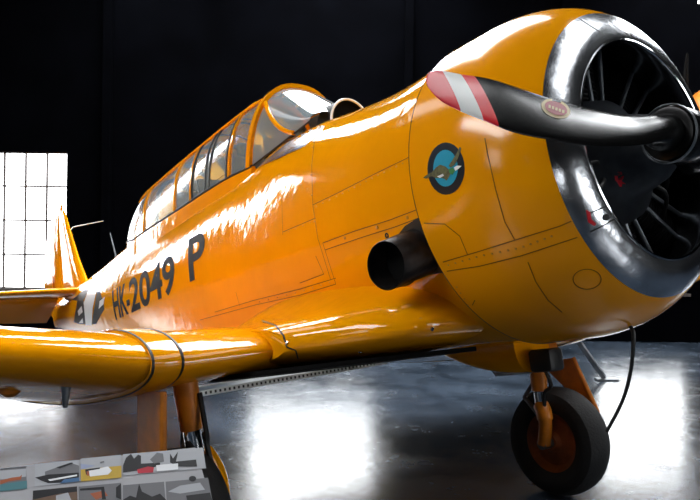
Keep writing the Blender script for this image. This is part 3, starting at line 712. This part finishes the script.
# ---- main gear ----------------------------------------------------
AXX, AXZ = 1.885, -1.318
def gear(sg):
    wc = W(AXX, sg*1.30, AXZ); wc.z = .345; ty = 1.13 if sg < 0 else 1.27
    g = bmesh.new(); ys = 1.19
    top = W(1.83, sg*ty, -.74)
    if sg < 0: tube(g, [W(1.80, sg*(ty-.10), -.72), W(1.80, sg*(ty+.14), -.72)], .04 if sg < 0 else .018, 16)
    tube(g, [top+Vector((0, 0, .06)), top.lerp(wc+Vector((0, sg*.13, 0)), .42 if sg < 0 else .28)], [.058, .050], 20)
    leg = obj('landing_gear_leg', g, ORG, plane)
    qa, qb = (.40, .62) if sg < 0 else (.26, .55); a = top.lerp(wc+Vector((0, sg*.13, 0)), qa); b = top.lerp(wc+Vector((0, sg*.13, 0)), qb)
    g = bmesh.new(); tube(g, [a, b], .040, 20); obj('oleo_piston', g, CHR, leg, label='chrome piston')
    g = bmesh.new(); c = wc+Vector((0.0, sg*.145, 0)); tube(g, smoothpath([b+(a-b)*.15, b+Vector((.035, sg*.02, -.02)), c+Vector((.02, sg*.015, .12)), c], 6), [.05]*10+[.042]*9, 16); obj('axle_fork', g, ORG, leg)
    if sg > 0:
        g = bmesh.new(); tube(g, smoothpath([b+(a-b)*.1, W(*onb(204, 452, 1, 1.17)), W(*onb(216, 470, 1, 1.14)), W(*onb(221, 495, 1, 1.14)), W(*onb(216, 520, 1, 1.14)), c], 6), [.04]*31, 12); obj('fork_brace', g, YEL, leg)
    g = bmesh.new(); tube(g, [c+Vector((0, sg*.03, 0)), wc+Vector((0, -sg*.11, 0))], .035, 16); obj('axle', g, STEEL, leg)
    g = bmesh.new(); rad = .345; w = .115
    lathe(g, wc, (0, 1, 0), [(-w*.7, .19), (-w*.95, .23), (-w, .275), (-w*.86, .315), (-w*.5, .338), (0, rad), (w*.5, .338), (w*.86, .315), (w, .275), (w*.95, .23), (w*.7, .19)], 72)
    wheel = obj('tyre', g, RUB, leg, origin=wc)
    g = bmesh.new(); lathe(g, wc, (0, 1, 0), [(-.085, .0), (-.09, .05), (-.06, .07), (-.045, .15), (-.075, .195), (.075, .195), (.045, .15), (.06, .07), (.09, .05), (.085, 0)], 48); hubo = obj('wheel_disc', g, DISC, wheel, origin=wc)
    g = bmesh.new(); m1 = top.lerp(wc, .32)+Vector((.07, 0, 0)); tube(g, smoothpath([top+Vector((.05, sg*.05, .0)), m1+Vector((.04, sg*.06, 0)), a.lerp(b, .2)+Vector((.06, sg*.03, 0)), c+Vector((.03, sg*.02, .12))], 8), .012, 8); obj('brake_hose', g, BLK, leg)
    g = bmesh.new(); tube(g, [a+Vector((-.05, 0, .02)), a.lerp(b, .6)+Vector((-.13, 0, 0)), b.lerp(c, .2)+Vector((-.03, 0, 0))], .016, 8); obj('torque_link', g, STEEL, leg)
    # outboard fairing plate, tapering towards its foot
    g = bmesh.new(); p0, p1, q0, q1 = [W(*onb(a_, b_, 1, -1.45)) for a_, b_ in ((573, 358), (540, 362), (598, 413), (590, 411))]
    if sg == 1:
        p0, p1, q0, q1 = [W(*onb(a_, b_, 1, 1.44)) for a_, b_ in ((163, 392), (140, 392), (163, 456), (140, 456))]
    rr = [[p+Vector((0, d, 0)) for p in (p0, p1, q1, q0)] for d in (-.012, .012)]
    loft(g, rr, True, (True, True)); gd = obj('gear_door', g, ORG, leg, smooth=False)
    g = bmesh.new(); tube(g, [p0, q0], .016, 10); obj('door_edge', g, ORG, gd)
    if sg > 0: return
    g = bmesh.new(); k0 = W(1.95, sg*.86, -.80); tube(g, [W(1.80, sg*1.02, -.74), k0+Vector((0, sg*.05, 0)), k0+Vector((.02, 0, -.05)), W(1.84, sg*1.12, -.86)], .014, 8); obj('side_brace', g, STEEL, leg)
gear(1); gear(-1)
# belly blister ahead of the port wheel bay with its black front
bm = bmesh.new(); rr = []
for i in range(15):
    t = i/14; x = 1.43+.75*t; k = 1-t**2.2; zb = -.62-.225*(k*.9+.1) if t < 1 else -.66; hw = .15*(.35+.65*math.sqrt(max(0, 1-t*t))); 
    rr.append([W(x, -.62+hw*math.copysign(abs(math.cos(a))**.7, math.cos(a)), (-.64)+((-.55+.64) if math.sin(a) > 0 else (-.64-zb))*math.copysign(abs(math.sin(a))**.7, math.sin(a))) for a in [2*PI*q/28 for q in range(28)]])
loft(bm, rr, True, (True, True)); bl_ = obj('belly_blister', bm, YEL, plane)
bm = bmesh.new(); box(bm, W(1.33, -.60, -.785), D(.075, 0, 0), D(0, .06, 0), D(0, 0, .062), .02); obj('blister_intake', bm, BLK, bl_, label='dark box at the front of the belly blister')
# engine drain hose hanging from the cowl
bm = bmesh.new(); pts = [W(*onb(u, v, 1, y)) for u, v, y in ((627, 322, .0), (633, 332, .0), (633, 350, .0), (630, 375, -.03), (622, 402, -.06), (607, 431, -.1))]
tube(bm, smoothpath(pts, 6), .008, 8); obj('drain_hose', bm, BLK, plane)
# pitot-like static hooks under the starboard wing
bm = bmesh.new(); p = W(*onb(66, 396, 1, 1.75)); tube(bm, [p+Vector((0, 0, .05)), p+Vector((-.01, 0, -.05))], [.022, .010], 8, flat=.4); obj('tie_down_bracket', bm, STEEL, plane)
bm = bmesh.new(); p = W(*onb(10, 392, 1, 1.9)); lathe(bm, p+Vector((0, 0, .03)), (0, 0, -1), [(0, .05), (.03, .045), (.05, .02), (.052, 0)], 20); obj('wing_lamp', bm, ORG, plane)

# ================================================================== information board
PB1 = CAMP+ray(195, 447)*0; 
def onz(u, v, z): r = ray(u, v); return CAMP+r*((z-CAMP.z)/r.z)
P1 = onz(196, 447, 1.0); P2 = onz(210, 497, .915); dn = (P2-P1).normalized()
r0 = ray(0, 468); t0 = (P1-CAMP).dot(dn)/r0.dot(dn) if abs(r0.dot(dn)) > 1e-6 else 2
P0 = CAMP+r0*t0
lf = (P0-P1).normalized(); nrm = lf.cross(dn).normalized()
if nrm.z < 0: nrm = -nrm
print('board', P0, P1, P2, 'n', nrm, 'w', (P0-P1).length)
BW, BH = (P0-P1).length*1.35, .42
board = empty('information_board', Vector((P1.x-.1, P1.y-.3, 0)), 'white display board of aeroplane photographs on a low slanted stand in front of the wing', 'sign')
def bp(s, t, h=0): return P1+lf*s+dn*t+nrm*h
bm = bmesh.new(); box(bm, bp(BW/2, BH/2, -.008), lf*BW/2, dn*BH/2, nrm*.008, .003)
PAP = mat('white_board_print', (.27, .27, .285), .6, spec=.1, var=.06, vscale=8)
panel = obj('board_panel', bm, PAP, board, smooth=False)
bm = bmesh.new()
for s in (.12, BW-.12):
    p = bp(s, .15, -.016); tube(bm, [p, Vector((p.x, p.y, .03))], .015, 10); 
    box(bm, Vector((p.x, p.y, .015)), lf.cross(EZ)*.18, lf*.03*1.0-EZ*(lf.z*.03), EZ*.015)
obj('board_stand', bm, BLK, board, smooth=False)
# the photographs: each is a printed rectangle with a few printed shapes
pc = {k: mat('print_'+k, c, .6, spec=.12) for k, c in dict(black=(.008, .008, .010), grey=(.11, .11, .12), pale=(.28, .29, .31), sky=(.22, .25, .36), sand=(.36, .24, .03), blue=(.04, .10, .20), teal=(.05, .14, .16), red=(.32, .015, .03), rust=(.25, .07, .03), brown=(.10, .06, .04), white=(.55, .56, .58), olive=(.10, .10, .02)).items()}
WU = (P0-P1).length/196.    # metres per picture column on the board, roughly
def bpx(u, v):     # picture point -> board (s, t)
    r = ray(u, v); t = (P1-CAMP).dot(nrm)/r.dot(nrm); w = CAMP+r*t-P1
    return w.dot(lf), w.dot(dn)
def photo(name, quad, bg, shapes, label):
    b = bmesh.new(); vs = [b.verts.new(bp(*bpx(*q), .001)) for q in quad]; b.faces.new(vs); o = obj(name, b, pc[bg], panel, smooth=False, fix=False, label=label)
    mats = [pc[bg]]; me = o.data; b = bmesh.new(); b.from_mesh(me); base = base_of(o)
    for i, (c, pts) in enumerate(shapes):
        if pc[c] not in mats: mats.append(pc[c]); me.materials.append(pc[c])
        vs = [b.verts.new(bp(*bpx(*q), .0013+.0002*i)-base) for q in pts]; f = b.faces.new(vs); f.material_index = mats.index(pc[c])
    b.to_mesh(me); b.free()
photo('photograph', [(0, 469), (26, 466.5), (27, 489), (0, 492)], 'grey', [('pale', [(0, 471), (26, 469), (26, 477), (0, 480)]), ('rust', [(0, 481), (12, 478), (20, 477), (22, 475), (21, 480), (8, 482), (0, 485)]), ('teal', [(0, 485), (27, 481), (27, 489), (0, 492)])], 'print of a rust red aircraft over teal ground')
photo('photograph', [(35, 464.5), (79, 460), (79.5, 482), (34.5, 487)], 'pale', [('grey', [(45, 472), (70, 463), (79, 466), (79, 474), (45, 477)]), ('black', [(35, 478), (48, 475), (79, 473), (79, 479), (60, 483), (48, 483.5), (41, 481)]), ('white', [(48, 480), (77, 475), (77, 476.5), (50, 481.5)]), ('blue', [(60, 484), (64, 480), (79, 478), (79.5, 482)]), ('black', [(56, 468), (72, 463), (73, 464), (60, 469)])], 'grey print of a parked aircraft nose')
photo('photograph', [(80.5, 459), (121, 455), (121.5, 478), (81, 482)], 'pale', [('sky', [(80.5, 464), (95, 466), (81, 470)]), ('sand', [(80.7, 470), (121.3, 466), (121.5, 478), (81, 482)]), ('white', [(88, 471), (108, 467), (112, 471), (108, 475), (90, 477)]), ('black', [(85, 470), (100, 468), (100, 469.3), (88, 471.5), (88, 476), (86, 475)]), ('rust', [(86.5, 472), (89, 471.5), (89.5, 476), (87, 476.5)]), ('grey', [(100, 462.5), (104, 461.6), (104, 463), (100, 463.8)])], 'yellow print of aircraft on a sandy field')
photo('photograph', [(123, 454.5), (203, 447.8), (206, 468.5), (123, 476)], 'pale', [('black', [(123, 466), (126, 458), (131, 454), (134, 459), (138, 455), (141, 456), (141, 464), (160, 463), (160, 466), (145, 470), (123, 473)]), ('grey', [(150, 460), (157, 453), (163, 454), (164, 462), (154, 464)]), ('black', [(170, 454), (173, 459), (178, 452), (176, 462), (196, 460), (197, 467), (178, 467), (170, 463)]), ('red', [(137, 470), (148, 467), (154, 468), (153, 473), (138, 474)]), ('white', [(156, 466), (164, 465), (178, 464), (178, 470), (157, 472)])], 'wide print of a red and white aircraft among people')
photo('photograph', [(33, 491), (77, 486.5), (78, 512), (32, 515)], 'brown', [('black', [(33, 491), (77, 487), (77, 492), (60, 494), (33, 500)]), ('pale', [(56, 496), (68, 493), (72, 502), (56, 506)])], 'dark brown print of an aircraft in a hangar')
photo('photograph', [(78.5, 487), (121, 483), (122, 510), (79, 513)], 'grey', [('black', [(80, 489), (104, 487), (104, 490), (80, 491)]), ('rust', [(90, 494), (104, 491), (108, 496), (96, 500)]), ('black', [(101, 488), (104, 487), (106, 500), (102, 500)]), ('black', [(116, 488), (121, 484), (121, 500), (116, 498)])], 'print of an orange tail with black stripes')
photo('photograph', [(123, 485.5), (164, 482), (166, 508), (123, 511)], 'grey', [('black', [(123, 500), (130, 496), (136, 498), (139, 484), (142, 492), (152, 497), (160, 494), (166, 500), (166, 508), (123, 511)])], 'grey print of dark figures in a field')
photo('photograph', [(165.5, 482), (208, 478), (213, 504), (167, 508)], 'grey', [('pale', [(168, 492), (180, 486), (200, 483), (205, 490), (180, 494)]), ('black', [(186, 496), (210, 493), (213, 504), (188, 506)])], 'grey print of a pale aircraft')
bm = bmesh.new(); c = bp(*bpx(192.5, 479), .001)
lathe(bm, c, nrm, [(0, .0095), (.0012, .0095), (.0012, .0)], 24); obj('round_stamp', bm, pc['black'], panel, fix=True)
# header lettering
def board_text(s, u, v, h):
    cu = bpy.data.curves.new('t', 'FONT'); cu.body = s; cu.size = h; to = bpy.data.objects.new('t', cu); COL.objects.link(to); bpy.context.view_layer.update()
    me = bpy.data.meshes.new_from_object(to.evaluated_get(bpy.context.evaluated_depsgraph_get())); f = bmesh.new(); f.from_mesh(me)
    bpy.data.objects.remove(to); bpy.data.curves.remove(cu); s0, t0 = bpx(u, v)
    for q in f.verts: q.co = bp(s0-q.co.x, t0-q.co.y, .0015)
    obj('board_title', f, pc['black'], panel, smooth=False, fix=False)
board_text('NORTH TEXAN', 1, 470.5, .0085)

# ================================================================== other things on the floor
# grey tow/tail stand pole beyond the port wheel
pole = empty('support_pole', Vector((-3.864, 5.219, 0)), 'grey leaning metal prop with a small foot plate on the floor beyond the far wheel', 'prop')
f0 = Vector((-3.864, 5.219, 0)); tp = CAMP+ray(576, 338)*((f0-CAMP).dot(CF)-.15)
bm = bmesh.new(); tube(bm, [f0+Vector((0, 0, .03)), tp], .038, 4); obj('pole', bm, STEEL, pole, smooth=False)
bm = bmesh.new(); box(bm, f0+Vector((0.02, .02, .01)), E1*.13, E2*.07, EZ*.01, .004); obj('foot_plate', bm, STEEL, pole, smooth=False)
# second yellow aeroplane glimpsed beyond the propeller hub
oth = empty('yellow_aircraft', H(3.9+1.2, 9.6, 0), 'second yellow aeroplane, only its nose glimpsed beyond the propeller hub', 'aeroplane')
c0 = H(5.55, 10.0, 3.35)
bm = bmesh.new(); lathe(bm, c0-E1*.0, E1, [(-.92, .30), (-.90, .36), (-.7, .50), (-.2, .60), (.6, .62), (3.0, .5), (4.5, .2)], 40, (True, True)); on = obj('fuselage', bm, ORG, oth)
bm = bmesh.new(); lathe(bm, c0, -E1, [(.88, .14), (1.0, .12), (1.06, .05), (1.08, 0)], 24); obj('propeller_hub', bm, BLACKP, oth)
bm = bmesh.new(); tube(bm, [c0-E1*1.0+EZ*.1, c0-E1*.98+E2*.0+EZ*.5, c0-E1*.96+EZ*.95], [.05, .09, .03], 12, flat=.3); obj('propeller_blade', bm, BLACKP, oth)
for s in (-.9, .9):
    bm = bmesh.new(); tube(bm, [c0+E1*.6+E2*s*.5-EZ*.4, H(6.1, 10+s, .3)], .05, 12); lg = obj('landing_gear_leg', bm, ORG, oth)
    bm = bmesh.new(); lathe(bm, H(6.1, 10+s-.08, .3), E2, [(0, .1), (0, .25), (.04, .3), (.12, .3), (.16, .25), (.16, .1)], 32, (True, True)); obj('tyre', bm, RUB, lg)

# ================================================================== light
w = bpy.data.worlds.new('world'); S.world = w; w.use_nodes = True
w.node_tree.nodes['Background'].inputs[0].default_value = (.5, .6, .75, 1); w.node_tree.nodes['Background'].inputs[1].default_value = .02
S.view_settings.view_transform = 'Standard'; S.view_settings.look = 'None'; S.view_settings.gamma = 1; S.view_settings.use_curve_mapping = False
S.view_settings.exposure = .15
bpy.context.view_layer.update()
